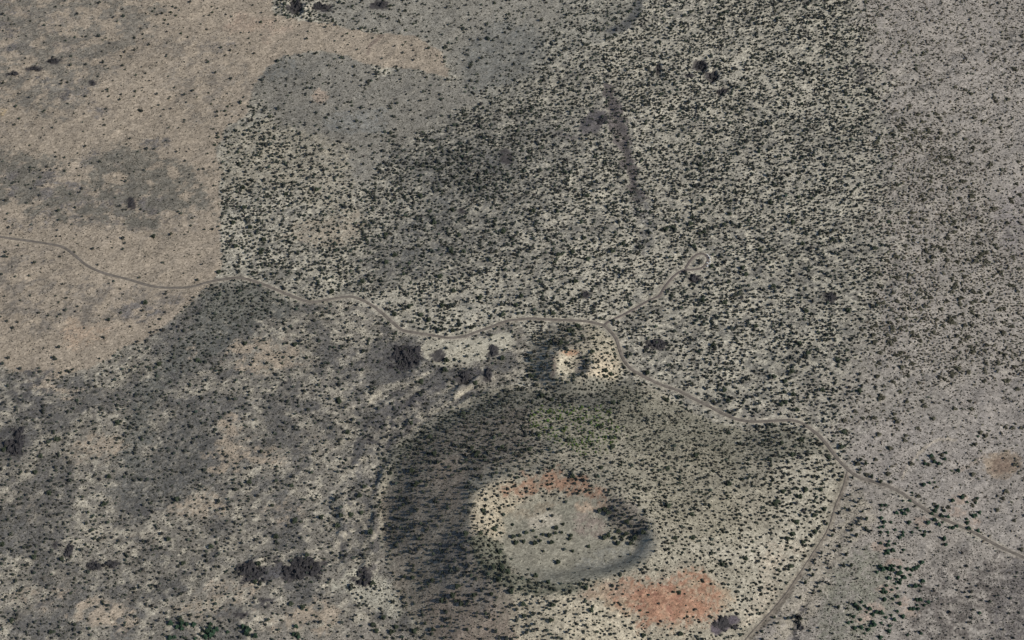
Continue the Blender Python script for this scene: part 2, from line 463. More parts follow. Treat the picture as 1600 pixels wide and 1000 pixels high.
for cx, cy, rx, ry, a in [(35, 610, 44, 26, .85), (22, 690, 26, 30, .9), (70, 640, 40, 24, .6), (60, 585, 30, 10, .7), (15, 745, 12, 20, .5), (400, 600, 30, 14, .4), (560, 560, 60, 30, .5),
                          (630, 560, 34, 26, .85), (650, 640, 44, 22, .7), (600, 680, 34, 20, .55), (720, 585, 26, 14, .7), (765, 560, 12, 26, .7), (565, 830, 18, 40, .5), (530, 850, 18, 30, .5),
                          (215, 800, 26, 12, .7), (270, 600, 30, 22, .5), (130, 640, 20, 10, .4), (430, 690, 40, 20, .4), (480, 640, 40, 24, .4), (40, 960, 30, 26, .4), (190, 985, 12, 10, .6),
                          (470, 580, 40, 16, .4), (540, 600, 40, 20, .5), (390, 830, 50, 14, .3), (280, 880, 60, 14, .5), (235, 930, 40, 12, .4)]:
    spot(cx, cy, rx, ry, (90, 88, 86), a=a * .85, thr=.40, ts=16, den=.15, shr=.5)
for k_, (pts_, cl, al, wd) in enumerate((([(766, 592), (722, 608), (684, 634), (640, 664), (616, 702)], (86, 84, 84), .75, 9), ([(742, 578), (700, 598), (664, 622), (622, 640), (588, 676), (572, 700)], (84, 82, 82), .75, 11),
                                         ([(690, 590), (640, 612), (600, 640), (560, 690), (548, 740)], (96, 94, 92), .7, 14), ([(606, 742), (578, 790), (586, 850), (566, 900)], (100, 97, 94), .6, 9), ([(545, 770), (530, 820), (540, 872)], (94, 92, 90), .6, 9),
                                         ([(752, 596), (708, 620), (668, 648), (632, 682), (610, 712)], (164, 157, 141), .6, 4), ([(726, 592), (690, 612), (650, 640), (612, 668)], (162, 155, 139), .5, 4), ([(664, 582), (628, 602), (590, 616), (560, 640)], (164, 157, 141), .6, 4),
                                         ([(592, 740), (566, 790), (572, 850)], (168, 160, 143), .6, 4), ([(612, 652), (600, 690), (574, 716), (560, 736)], (172, 164, 146), .65, 5))):
    paint(pts_, cl, al, closed=False, width=wd, soft=7, warp=24, ws=40, thr=.44, ts=30, den=.3, shr=.7, seed=210 + 3 * k_)
# pale clearing by the road, pale levee crests
paint([(665, 535), (740, 532), (790, 520), (800, 545), (760, 560), (700, 575), (668, 560)], (172, 166, 148), .9, soft=8, warp=12, den=.12, shr=.2)
paint([(798, 600), (740, 622), (690, 645), (650, 677), (612, 720), (596, 765)], (168, 161, 143), .7, closed=False, width=4, soft=6, warp=7, den=.1)
paint([(735, 600), (690, 632), (660, 660), (640, 680)], (170, 162, 143), .6, closed=False, width=4, soft=6, warp=8, den=.2)
paint([(672, 580), (650, 595), (615, 605), (580, 622)], (168, 161, 144), .65, closed=False, width=4, soft=6, warp=8, den=.1)
paint([(608, 650), (602, 680), (586, 700)], (166, 159, 142), .5, closed=False, width=4, soft=6, warp=8)
paint([(548, 715), (540, 740), (535, 800), (528, 880)], (170, 162, 145), .6, closed=False, width=5, soft=6, warp=12)
paint([(575, 760), (580, 820), (575, 870), (560, 910)], (166, 158, 140), .5, closed=False, width=5, soft=6, warp=12)
paint([(520, 910), (580, 890), (620, 920), (630, 960), (590, 960), (540, 930)], (172, 167, 150), .8, soft=12, warp=20, den=.2, seed=99)
paint([(400, 1000), (480, 985), (560, 975), (640, 985), (660, 1040), (400, 1040)], (150, 143, 131), .5, soft=12, warp=20)
paint([(372, 882), (405, 880), (410, 908), (376, 912)], C_ROCK, .85, soft=8, warp=20, ws=18, den=.08, shr=.2)
paint([(432, 880), (490, 876), (500, 892), (478, 905), (442, 904)], C_ROCK, .85, soft=8, warp=22, ws=18, den=.08, shr=.2)
paint([(555, 895), (578, 885), (586, 895), (570, 915), (550, 916)], C_ROCK, .85, soft=8, warp=20, ws=18, den=.08, shr=.2)
paint([(405, 888), (440, 882), (440, 905), (405, 905)], (92, 90, 90), .8, soft=6, warp=9, den=.1)

# --- right side: pinkish grey flat with olive brush
RS = [(1372, -60), (1368, 120), (1378, 300), (1372, 430), (1352, 520), (1340, 600), (1300, 660), (1340, 745), (1420, 780), (1540, 845), (1700, 920), (1750, -60)]
paint(RS, C_PINK, .8, soft=70, warp=60, den=.85, olv=1, shr=.34, siz=.95, tall=.6, seed=100)
paint([(1360, -40), (1700, -40), (1700, 330), (1560, 300), (1500, 190), (1450, 90), (1390, 60)], (158, 151, 141), .8, soft=40, warp=50, den=.26, shr=.7, seed=101)
paint([(1545, 20), (1620, 0), (1620, 120), (1560, 90)], None, soft=20, warp=20, den=.4)
paint([(1360, 50), (1460, 70), (1500, 150), (1480, 200), (1380, 160)], None, soft=20, warp=20, den=.42)
paint([(1400, 640), (1620, 600), (1620, 880), (1540, 845), (1420, 780), (1340, 745), (1320, 700)], (154, 147, 138), .8, soft=24, warp=30, den=.06, shr=.55, seed=102)
paint([(1560, 300), (1650, 280), (1650, 420), (1560, 380)], (148, 141, 135), .6, soft=24, warp=30, den=.2, seed=103)
paint([(1340, 560), (1450, 600), (1500, 660), (1400, 660), (1320, 650)], (148, 142, 132), .6, soft=20, warp=30, den=.22, seed=104)
for cx, cy, rx, ry, a in [(1345, 118, 14, 12, .8), (1440, 140, 26, 8, .5), (1470, 90, 40, 14, .3), (1590, 60, 20, 16, .5), (1480, 250, 50, 20, .35), (1440, 590, 60, 14, .4), (1400, 180, 40, 14, .4), (1420, 330, 40, 16, .3)]:
    spot(cx, cy, rx, ry, (104, 101, 96), a=a, thr=.42, ts=16, shr=.8)
# transition strip east of the woodland
paint([(1310, 560), (1340, 480), (1360, 560), (1330, 640), (1240, 655), (1160, 655), (1240, 600)], (152, 146, 134), .5, soft=24, warp=30, den=.42, seed=105)
# lower right flat beyond the road
LR = [(1322, 745), (1420, 785), (1540, 850), (1700, 925), (1700, 1060), (1180, 1060), (1215, 960), (1262, 900), (1300, 830)]
paint(LR, (152, 145, 135), .92, soft=10, warp=14, den=.05, shr=.62, siz=.8, seed=110)
paint([(1330, 760), (1360, 800), (1340, 860), (1280, 950), (1230, 1010), (1190, 1010), (1250, 900), (1300, 830)], (164, 156, 140), .7, soft=10, warp=18, den=.14, siz=1.05, tall=1.8, seed=111)
paint([(1460, 880), (1540, 860), (1640, 890), (1640, 1040), (1440, 1040), (1440, 950)], (108, 102, 96), .7, soft=40, warp=60, thr=.46, ts=14, den=.14, shr=.95, seed=112)
paint([(1600, 855), (1640, 870), (1640, 1010), (1560, 1000), (1560, 930)], (112, 107, 103), .6, soft=20, warp=26, den=.06, shr=.8, seed=113)
paint([(1300, 880), (1340, 850), (1400, 900), (1360, 990), (1280, 1000)], (132, 130, 116), .6, soft=16, warp=24, shr=.8, seed=114)
for cx, cy in [(1375, 855), (1395, 880), (1385, 920), (1365, 950), (1350, 965), (1410, 940), (1440, 815), (1495, 800), (1520, 820), (1420, 960), (1500, 780)]:
    spot(cx, cy, 15, 9, (158, 143, 129), a=.65, warp=7, den=0, shr=.1)
# wash and track below the big cone
paint([(1323, 745), (1306, 790), (1292, 830), (1262, 880), (1232, 925), (1200, 965), (1160, 1010)], (100, 94, 87), 1.0, closed=False, width=6, soft=5, warp=4, ws=20, den=.1)
paint([(1316, 750), (1299, 792), (1284, 830), (1254, 880), (1224, 925), (1190, 965)], (168, 157, 137), .8, closed=False, width=3.5, soft=5, warp=4, den=.05)
paint([(1335, 800), (1318, 840), (1300, 880), (1270, 930), (1250, 965), (1236, 1010)], (124, 118, 108), .5, closed=False, width=5, soft=9, warp=10)
paint([(1262, 945), (1250, 968), (1238, 1005)], (84, 81, 80), .6, closed=False, width=5, soft=8, warp=9)
paint([(1408, 748), (1416, 730), (1433, 713), (1450, 697), (1467, 687), (1495, 688)], (170, 160, 144), .8, closed=False, width=3, soft=5, warp=4, den=0, shr=.1)
paint([(1406, 745), (1412, 730), (1428, 714)], (112, 106, 100), .6, closed=False, width=3, soft=4, warp=4)
# cinder pit at the right edge
paint([(1535, 728), (1546, 712), (1572, 704), (1593, 716), (1590, 738), (1570, 750), (1546, 745)], (150, 136, 119), .85, soft=10, warp=7, den=0, shr=.12, seed=120)
paint([(1546, 726), (1560, 714), (1580, 716), (1584, 730), (1566, 740), (1550, 738)], (134, 117, 102), .8, soft=8, warp=6, seed=121)
paint([(1540, 710), (1525, 720), (1500, 735)], (164, 152, 138), .6, closed=False, width=4, soft=6, warp=8)

# --- small cinder cone
paint(BASE_SM, (168, 159, 138), .8, soft=8, warp=8, den=.5, shr=.35, siz=.95, seed=130)
paint([(930, 548), (962, 560), (962, 588), (935, 606), (895, 606), (920, 580)], (178, 165, 143), .7, soft=14, warp=16, ws=20, den=.42)  # sunlit right slope: its brightness painted in as a paler tone
paint([(832, 560), (840, 532), (868, 512), (920, 512), (915, 540), (878, 548), (868, 590), (845, 600)], (146, 139, 125), .6, soft=10, warp=10, den=.8)  # shaded left crescent: part of the shade is painted into the albedo
paint([(862, 560), (872, 562), (870, 590), (858, 590)], (128, 114, 103), .6, soft=6, warp=7, den=.4)
paint([(875, 550), (895, 545), (905, 550), (890, 556)], (162, 132, 108), .8, soft=4, warp=4, den=.3)
paint([(872, 560), (893, 555), (893, 588), (876, 588)], (184, 175, 154), .8, soft=5, warp=7, den=.35)  # left inner wall facing the sun, lightened by paint
paint([(900, 552), (916, 556), (914, 582), (898, 580)], (122, 116, 108), .6, soft=6, warp=6, den=.6)  # right inner wall turned from the sun: shade painted darker here
# --- big cinder cone
paint(BASE_BIG, (148, 142, 126), .9, soft=6, warp=8, den=.50, shr=.5, siz=.9, seed=140)
paint([(600, 720), (650, 672), (720, 632), (800, 603), (870, 606), (960, 592), (1000, 605), (1000, 660), (880, 640), (800, 660), (720, 700), (650, 760), (610, 790)], (114, 112, 102), .8, soft=18, warp=22, den=.85, shr=.6, seed=141)
paint([(640, 700), (760, 650), (840, 640), (830, 720), (760, 740), (700, 770), (640, 780)], (118, 111, 101), .7, soft=20, warp=24, den=.6, shr=.8, seed=142)
paint([(960, 600), (1090, 645), (1150, 670), (1140, 740), (1020, 720), (970, 680)], (134, 130, 114), .7, soft=18, warp=24, den=.6, shr=.9, siz=.75, seed=143)
paint([(840, 640), (900, 630), (960, 650), (975, 690), (920, 710), (860, 690), (830, 665)], (146, 141, 122), .6, soft=14, warp=18, den=1.15, grn=1.2, shr=.5, seed=144)
paint([(1160, 672), (1240, 668), (1290, 700), (1260, 720), (1180, 720)], (126, 123, 110), .7, soft=14, warp=18, den=.7, seed=145)
paint([(960, 720), (1100, 700), (1160, 760), (1140, 840), (1050, 830), (990, 780)], (150, 144, 126), .6, soft=20, warp=26, den=.62, shr=.6, siz=.8, seed=146)
paint([(1220, 720), (1290, 710), (1315, 750), (1285, 830), (1230, 860), (1200, 800)], (166, 160, 144), .7, soft=22, warp=28, den=.5, shr=.3, siz=1.15, seed=147)
paint([(1080, 860), (1200, 830), (1270, 840), (1240, 895), (1190, 960), (1140, 950), (1160, 890)], (166, 160, 144), .75, soft=24, warp=30, den=.5, shr=.35, seed=148)
paint([(1210, 840), (1260, 850), (1225, 900), (1180, 970), (1150, 975), (1180, 910)], (168, 158, 141), .6, soft=16, warp=22, den=.3, seed=149)
paint([(592, 780), (640, 750), (720, 740), (735, 800), (752, 868), (800, 908), (820, 960), (800, 1060), (690, 1060), (650, 985), (604, 880)], (137, 128, 114), .85, soft=16, warp=20, den=.24, shr=.7, tall=1.12, seed=150)
paint([(600, 780), (650, 740), (680, 800), (650, 860), (610, 850)], (130, 122, 110), .6, soft=16, warp=18, den=.42, seed=151)
paint([(690, 850), (740, 820), (770, 880), (790, 930), (760, 960), (690, 930), (680, 890)], (118, 113, 106), .6, soft=14, warp=18, den=.68, tall=1.15, seed=152)
paint([(680, 725), (725, 720), (720, 780), (690, 800)], (130, 120, 107), .7, soft=10, warp=12, den=.22, shr=.4, seed=153)
paint([(670, 930), (730, 925), (800, 960), (830, 1000), (800, 1040), (690, 1040)], (136, 124, 111), .7, soft=20, warp=16, den=.26, tall=1.3, seed=154)
paint([(800, 920), (900, 930), (1000, 970), (1010, 1060), (830, 1060)], (172, 163, 143), .75, soft=14, warp=16, den=.72, shr=.5, siz=.85, seed=155)
# crater walls, floor
paint([(733, 800), (757, 762), (800, 745), (810, 790), (790, 830), (760, 850), (740, 830)], (172, 161, 139), .75, soft=12, warp=18, ws=26, den=.6, shr=.3, seed=160)  # left wall: sunlight on it is painted into the cream colour
paint([(735, 840), (790, 850), (800, 890), (880, 905), (940, 900), (880, 928), (790, 915), (745, 880)], (112, 112, 97), .8, soft=7, warp=9, den=.8, shr=.8, seed=161)
paint([(785, 768), (815, 745), (865, 736), (915, 748), (955, 778), (945, 788), (900, 770), (850, 766), (805, 780)], (148, 119, 99), .72, soft=10, warp=22, ws=24, den=.5, shr=.3, seed=162)
paint([(950, 775), (985, 785), (1015, 820), (1000, 845), (960, 830), (935, 800)], (120, 113, 103), .75, soft=8, warp=10, den=.75, seed=163)  # right wall: its shadow is painted into the ground colour
paint([(782, 825), (795, 800), (850, 780), (930, 778), (950, 800), (960, 835), (1030, 850), (1015, 870), (960, 895), (880, 915), (810, 890), (785, 860)], (142, 138, 123), .95, soft=7, warp=10, den=.003, shr=.08, seed=164)
paint([(825, 812), (850, 800), (878, 808), (870, 822), (832, 828)], (182, 174, 156), .85, soft=8, warp=6, seed=165)
paint([(800, 800), (850, 785), (880, 785), (850, 800), (812, 815)], (142, 133, 116), .6, soft=7, warp=6, seed=166)
paint([(900, 785), (945, 785), (945, 800), (905, 802)], (164, 146, 126), .7, soft=6, warp=6, seed=167)
paint([(895, 805), (935, 805), (955, 840), (920, 840), (895, 830)], (138, 127, 116), .6, soft=8, warp=8, seed=168)
paint([(930, 860), (980, 850), (990, 875), (940, 890), (900, 885)], (132, 130, 120), .6, soft=12, warp=9, seed=169)
paint([(990, 852), (1030, 850), (1018, 868), (985, 870)], (170, 162, 143), .8, soft=8, warp=8)
paint([(1030, 862), (1010, 880), (960, 902), (900, 915)], (168, 160, 140), .5, closed=False, width=5, soft=8, warp=10, den=.5)
# red cinder scar on the front slope
paint([(905, 930), (960, 905), (1020, 908), (1080, 902), (1130, 908), (1150, 935), (1120, 960), (1060, 980), (1000, 975), (940, 945)], (154, 138, 117), .75, soft=20, warp=26, den=.12, shr=.15, seed=170)
paint([(962, 920), (1005, 907), (1068, 903), (1116, 920), (1104, 952), (1040, 975), (1000, 968), (975, 945)], (147, 113, 93), .92, soft=42, warp=26, den=.02, shr=.2, seed=171)
paint([(950, 905), (1040, 890), (1110, 905), (1110, 960), (1040, 985), (960, 960)], (160, 138, 116), .3, soft=24, warp=26, thr=.54, ts=34, seed=173)
paint([(975, 915), (1040, 905), (1090, 925), (1060, 965), (990, 960)], (140, 104, 88), .5, soft=20, warp=20, thr=.54, ts=12, seed=176)
paint([(900, 930), (950, 910), (990, 920), (980, 940), (930, 940)], (148, 130, 113), .55, soft=12, warp=14, den=.4, seed=172)
paint([(1106, 982), (1126, 966), (1148, 962), (1158, 970), (1140, 980), (1120, 992)], (84, 78, 82), .95, soft=4, warp=6, den=0, shr=.05)
# bare dark lava in the pits and knobs
for cx, cy, rx, ry in [(461, 12, 12, 12), (500, 11, 20, 7), (1094, 104, 12, 9), (1113, 120, 11, 9), (1128, 143, 11, 8), (1077, 119, 8, 4), (1028, 108, 5, 9), (1297, 465, 11, 9), (1084, 436, 11, 8), (1025, 538, 17, 9),
                       (145, 130, 6, 5), (20, 116, 12, 4), (55, 108, 14, 4), (85, 96, 13, 4), (205, 318, 8, 10), (914, 461, 9, 6), (685, 556, 12, 12), (725, 590, 10, 12), (770, 548, 8, 10), (762, 585, 7, 12),
                       (107, 862, 7, 11), (145, 885, 13, 7), (175, 882, 9, 6), (87, 852, 5, 7), (593, 8, 16, 7), (415, 938, 10, 5), (375, 962, 14, 4), (415, 945, 10, 5), (720, 330, 7, 5), (790, 245, 10, 14)]:
    spot(cx, cy, rx, ry, C_ROCK, a=.9, soft=4, warp=rx * .8, den=.02, shr=.08)
# road shoulders
sh = smooth(11, 5.5, ROAD_D + 3 * (n2 - .5) * 2)[..., None] * .4
ALB = ALB * (1 - sh) + lin((158, 148, 131))[None, None] * sh
DEN *= smooth(6, 9, ROAD_D)
SHR *= smooth(5.5, 8.5, ROAD_D)

# grain of the soil that the grid can carry: blocks, ash pockets
g1 = fbm(GX, GY, 8, 200, 3, .9) + .13 * np.random.default_rng(9).normal(0, 1, GX.shape); g2 = fbm(GX, GY, 95, 201, 4)
ALB = np.clip(ALB * (1 + .85 * (g1 - .5) + .30 * (g2 - .5))[..., None], .01, .8)


# ------------------------------------------------------------------ materials
def new_mat(name, rough=.9, spec=.2):
    m = bpy.data.materials.new(name); m.use_nodes = True
    b = m.node_tree.nodes['Principled BSDF']
    b.inputs['Roughness'].default_value = rough
    b.inputs['Specular IOR Level'].default_value = spec
    return m, m.node_tree, b


def node(t, kind, **inp):
    n = t.nodes.new(kind)
    for k, v in inp.items():
        n.inputs[k].default_value = v
    return n


def noise_fac(t, coord, scale, lo, hi, detail=3, rough=.6):
    nz = node(t, 'ShaderNodeTexNoise', Scale=scale, Detail=detail, Roughness=rough)
    t.links.new(coord, nz.inputs['Vector'])
    mr = node(t, 'ShaderNodeMapRange')
    mr.inputs['From Min'].default_value = .3; mr.inputs['From Max'].default_value = .7
    mr.inputs['To Min'].default_value = lo; mr.inputs['To Max'].default_value = hi
    t.links.new(nz.outputs['Fac'], mr.inputs['Value'])
    return mr.outputs['Result'], nz.outputs['Fac']


def times(t, a, b):
    mx = t.nodes.new('ShaderNodeMix'); mx.data_type = 'RGBA'; mx.blend_type = 'MULTIPLY'
    mx.inputs['Factor'].default_value = 1
    t.links.new(a, mx.inputs['A']); t.links.new(b, mx.inputs['B'])
    return mx.outputs['Result']


def mat_ground():
    m, t, b = new_mat('ground_soil', .95, .1)
    at_ = t.nodes.new('ShaderNodeAttribute'); at_.attribute_name = 'soil'
    tc = t.nodes.new('ShaderNodeTexCoord')
    f1, _ = noise_fac(t, tc.outputs['Object'], .20, .55, 1.45, 4, .8)
    f2, r2 = noise_fac(t, tc.outputs['Object'], .5, .65, 1.35, 3, .7)
    c = times(t, times(t, at_.outputs['Color'], f1), f2)
    t.links.new(c, b.inputs['Base Color'])
    bp = node(t, 'ShaderNodeBump', Strength=.5, Distance=1.2)
    t.links.new(r2, bp.inputs['Height']); t.links.new(bp.outputs[0], b.inputs['Normal'])
    return m


def mat_tint(name, base, rough=.85, lo=.7, hi=1.35, scale=1.2, spec=.15):
    """colour = base x per-plant tint (attribute or object random) x leaf noise"""
    m, t, b = new_mat(name, rough, spec)
    tc = t.nodes.new('ShaderNodeTexCoord')
    rgb = t.nodes.new('ShaderNodeRGB'); rgb.outputs[0].default_value = (*base, 1)
    f, _ = noise_fac(t, tc.outputs['Object'], scale, lo, hi, 2)
    oi = t.nodes.new('ShaderNodeObjectInfo')
    mr = node(t, 'ShaderNodeMapRange'); mr.inputs['To Min'].default_value = .75; mr.inputs['To Max'].default_value = 1.3
    t.links.new(oi.outputs['Random'], mr.inputs['Value'])
    t.links.new(times(t, times(t, rgb.outputs[0], f), mr.outputs[0]), b.inputs['Base Color'])
    return m


def mat_attr(name, attr='tint', rough=.85, spec=.12):
    m, t, b = new_mat(name, rough, spec)
    a = t.nodes.new('ShaderNodeAttribute'); a.attribute_name = attr
    tc = t.nodes.new('ShaderNodeTexCoord')
    f, _ = noise_fac(t, tc.outputs['Object'], .9, .75, 1.3, 2)
    t.links.new(times(t, a.outputs['Color'], f), b.inputs['Base Color'])
    return m


def mat_plain(name, c, rough=.8, lo=.85, hi=1.15, scale=2.0, spec=.2, metal=0.0):
    m, t, b = new_mat(name, rough, spec)
    tc = t.nodes.new('ShaderNodeTexCoord')
    rgb = t.nodes.new('ShaderNodeRGB'); rgb.outputs[0].default_value = (*c, 1)
    f, _ = noise_fac(t, tc.outputs['Object'], scale, lo, hi, 3)
    t.links.new(times(t, rgb.outputs[0], f), b.inputs['Base Color'])
    b.inputs['Metallic'].default_value = metal
    return m


M_GROUND = mat_ground()
M_ROAD = mat_plain('worn_asphalt', tuple(lin((114, 107, 98))), .9, .68, 1.3, .12)
M_ROAD2 = mat_plain('cinder_asphalt', tuple(lin((106, 98, 92))), .9, .78, 1.2, .35)
M_TRACK = mat_plain('track_cinders', tuple(lin((116, 108, 98))), .95, .6, 1.4, .12)
M_JUN = mat_tint('juniper_needles', (.046, .056, .036))
M_PINE = mat_tint('pine_needles', (.030, .056, .034))
M_OLV = mat_tint('mahogany_leaves', (.075, .072, .050))
M_BARK = mat_plain('bark', (.10, .075, .055), .95)
M_STUFF = mat_attr('scrub_foliage')
M_LAVA = mat_plain('basalt_lava', (.036, .034, .035), .85, .5, 1.7, .5)


# ------------------------------------------------------------------ mesh helpers
def fast_mesh(name, V, Fq, mat=None, smooth_shade=False, color=None, cname='tint'):
    V = np.asarray(V, np.float32); Fq = np.asarray(Fq, np.int32)
    me = bpy.data.meshes.new(name)
    k = Fq.shape[1]
    me.vertices.add(len(V)); me.vertices.foreach_set('co', V.ravel())
    me.loops.add(Fq.size); me.loops.foreach_set('vertex_index', Fq.ravel())
    me.polygons.add(len(Fq)); me.polygons.foreach_set('loop_start', np.arange(0, Fq.size, k, dtype=np.int32))
    me.polygons.foreach_set('use_smooth', np.full(len(Fq), smooth_shade))
    if color is not None:
        a = me.color_attributes.new(cname, 'FLOAT_COLOR', 'POINT')
        c4 = np.ones((len(V), 4), np.float32); c4[:, :3] = color
        a.data.foreach_set('color', c4.ravel())
    if mat:
        me.materials.append(mat)
    me.update(calc_edges=True)
    return me


def link(name, me, parent=None, **props):
    o = bpy.data.objects.new(name, me); COL.objects.link(o)
    if parent:
        o.parent = parent
    for k, v in props.items():
        o[k] = v
    return o


ny, nx = GX.shape
idx = np.arange(ny * nx).reshape(ny, nx)
Fq = np.stack([idx[:-1, :-1].ravel(), idx[:-1, 1:].ravel(), idx[1:, 1:].ravel(), idx[1:, :-1].ravel()], 1)
ground = link('ground', fast_mesh('ground', np.stack([GX.ravel(), GY.ravel(), GZ.ravel()], 1), Fq, M_GROUND, True, ALB.reshape(-1, 3), 'soil'),
              kind='structure', label='pale ash and lava ground with two cinder cones', category='ground')

# road strips: crowned asphalt on a graded bed
for (P, zr, w), nm, mt, lb in zip(roads, ('road', 'spur_road', 'dirt_track'), (M_ROAD, M_ROAD2, M_TRACK),
                                  ('grey two lane road winding past the cinder cones', 'narrow brown spur road ending in a loop', 'dark dirt track along the right foot of the big cone')):
    T = np.gradient(P, axis=0); T /= np.linalg.norm(T, axis=1)[:, None]
    N = np.stack([-T[:, 1], T[:, 0]], 1)
    prof = [(-1.06, -.5), (-1.0, .06), (-.5, .12), (0, .14), (.5, .12), (1.0, .06), (1.06, -.5)]
    wob = 1 + (.35 if nm != 'dirt_track' else 1.0) * (fbm(P[:, 0], P[:, 1], 30, 300, 3) - .5)
    dz = {'road': 0.0, 'spur_road': -.02, 'dirt_track': -.03}[nm]
    V = np.concatenate([np.stack([P[:, 0] + N[:, 0] * w * wob * s, P[:, 1] + N[:, 1] * w * wob * s, zr + h + dz], 1)[:, None] for s, h in prof], 1)
    n, k = V.shape[:2]
    ii = np.arange(n * k).reshape(n, k)
    Fr = np.stack([ii[:-1, :-1].ravel(), ii[1:, :-1].ravel(), ii[1:, 1:].ravel(), ii[:-1, 1:].ravel()], 1)[:, ::-1]
    link(nm, fast_mesh(nm, V.reshape(-1, 3), Fr, mt, True), kind='structure', label=lb, category='road')

# ------------------------------------------------------------------ plants
OCT_V = np.array([(1, 0, 0), (0, 1, 0), (-1, 0, 0), (0, -1, 0), (0, 0, 1), (0, 0, -1)], float)
OCT_F = np.array([(0, 1, 4), (1, 2, 4), (2, 3, 4), (3, 0, 4), (1, 0, 5), (2, 1, 5), (3, 2, 5), (0, 3, 5)])


def clump(rng, c, r, flat=.8):
    a = rng.random() * 6.28
    R = np.array([[math.cos(a), -math.sin(a), 0], [math.sin(a), math.cos(a), 0], [0, 0, 1]])
    v = OCT_V * (r * (.7 + .6 * rng.random((6, 1)))) * np.array([1, 1, flat])
    v = v + rng.normal(0, r * .12, (6, 3))
    return v @ R.T + c


def crown_cloud(seed, n, shape, rc, h):
    """leaf clumps through a unit crown: radius 1, height h, lifted off the ground"""
    rng = np.random.default_rng(seed)
    V, Fc = [], []
    for i in range(n):
        for _ in range(30):
            p = rng.uniform(-1, 1, 3)
            z = (p[2] + 1) / 2
            lim = shape(z) * (.8 + .25 * math.sin(3 * math.atan2(p[1], p[0]) + seed))
            if math.hypot(p[0], p[1]) < lim and rng.random() < .35 + .65 * math.hypot(p[0], p[1]) / max(lim, .05):
                break
        V.append(clump(rng, np.array([p[0], p[1], h * (.10 + .85 * z)]), rc * (.75 + .6 * rng.random())))
        Fc.append(OCT_F + 6 * i)
    return np.concatenate(V), np.concatenate(Fc)


def sh_juniper(z): return .55 + .45 * math.sin(min(1, z * 1.3 + .25) * 2.4) if z < .85 else .45
def sh_pine(z): return max(.12, 1.0 - .88 * z)
def sh_bush(z): return math.sqrt(max(0, 1 - z * z)) * .95 + .05


def trunk_mesh(name, r, h, seed, limbs=4):
    rng = np.random.default_rng(seed); V = []; Fs = []
    def tube(path, rad):
        o = len(V); k = 6
        for p, q in zip(path, rad):
            for j in range(k):
                a = 2 * math.pi * j / k
                V.append((p[0] + q * math.cos(a), p[1] + q * math.sin(a), p[2]))
        for i in range(len(path) - 1):
            for j in range(k):
                Fs.append((o + i * k + j, o + i * k + (j + 1) % k, o + (i + 1) * k + (j + 1) % k, o + (i + 1) * k + j))
    lean = rng.normal(0, .06, 2)
    tube([(0, 0, -.5), (lean[0] * .3, lean[1] * .3, h * .3), (lean[0], lean[1], h * .85)], [r * 1.25, r * .8, r * .2])
    for i in range(limbs):
        a = i * 2.4 + rng.random(); z = h * (.18 + .45 * i / limbs); L = .7 * (1 - .4 * i / limbs)
        tube([(0, 0, z), (L * .5 * math.cos(a), L * .5 * math.sin(a), z + .12 * h), (L * math.cos(a), L * math.sin(a), z + .28 * h)], [r * .45, r * .3, r * .1])
    return fast_mesh(name, V, Fs, M_BARK, True)


def protos(kind, n, nclump, shape, rc, h, mat, limbs):
    out = []
    for i in range(n):
        V, Fc = crown_cloud(500 + 31 * i + len(kind), nclump, shape, rc, h)
        out.append((fast_mesh(kind + '_crown', V, Fc, mat), trunk_mesh(kind + '_trunk', .12 if h < 2.2 else .09, h, i + 3, limbs)))
    return out


PR_JUN = protos('juniper', 5, 90, sh_juniper, .25, 1.9, M_JUN, 4)
PR_PINE = protos('pine', 4, 110, sh_pine, .23, 2.6, M_PINE, 5)
PR_OLV = protos('mahogany', 4, 60, sh_bush, .30, 1.25, M_OLV, 3)


def plant(name, pr, x, y, z, r, hs, rot, label, cat, group):
    cr, tr = pr
    e = link(name, None, label=label, category=cat, group=group)
    e.location = (x, y, z); e.rotation_euler = (0, 0, rot); e.scale = (r, r, r * hs)
    link('trunk', tr, e); link('crown', cr, e)
    return e


# --- scatter
def scatter(cell, field, seed, x0=-1290, x1=1290, y0=-825, y1=1140):
    rng = np.random.default_rng(seed)
    cx = np.arange(x0, x1, cell); cy = np.arange(y0, y1, cell)
    X, Y = np.meshgrid(cx, cy); X = X.ravel(); Y = Y.ravel()
    X = X + cell * rng.uniform(0, .85, X.shape); Y = Y + cell * rng.uniform(0, .85, Y.shape)
    half = 905 + (Y + 800) * .19 + 25                      # no farther out than a step to the side could see
    p = zat(X, Y, field)
    k = (rng.random(X.shape) < p) & (np.abs(X) < half)
    return X[k], Y[k], rng


clus = smooth(.30, .62, fbm(GX, GY, 24, 61, 3))
TX, TY, rg = scatter(6.6, np.clip(DEN * (.78 + .48 * clus), 0, .97), 5)
TZ = zat(TX, TY, GZ)
n_t = len(TX)
t_olv = zat(TX, TY, OLV) > rg.random(n_t) * .6 + .2
t_grn = zat(TX, TY, GRN) > rg.random(n_t)
TR = np.where(t_olv, 3.0, 2.5) * zat(TX, TY, SIZ) * np.exp(rg.normal(0, .30, n_t))
TR = np.clip(TR, 1.0, 5.2)
TH = np.where(t_olv, .95, 1.6) * TR * zat(TX, TY, TALL) ** np.where(t_olv, .3, 1) * rg.uniform(.8, 1.2, n_t)
PXR = px_size(TX, TY, TZ, TR)
# inside the picture
v = np.stack([TX, TY, TZ], 1) - CAM
dpt = v @ FWD; sx = 800 + F_PX * v[:, 0] / dpt; sy = 500 - F_PX * (v @ UPV) / dpt
inpic = (sx > 4) & (sx < 1596) & (sy > 4) & (sy < 996)

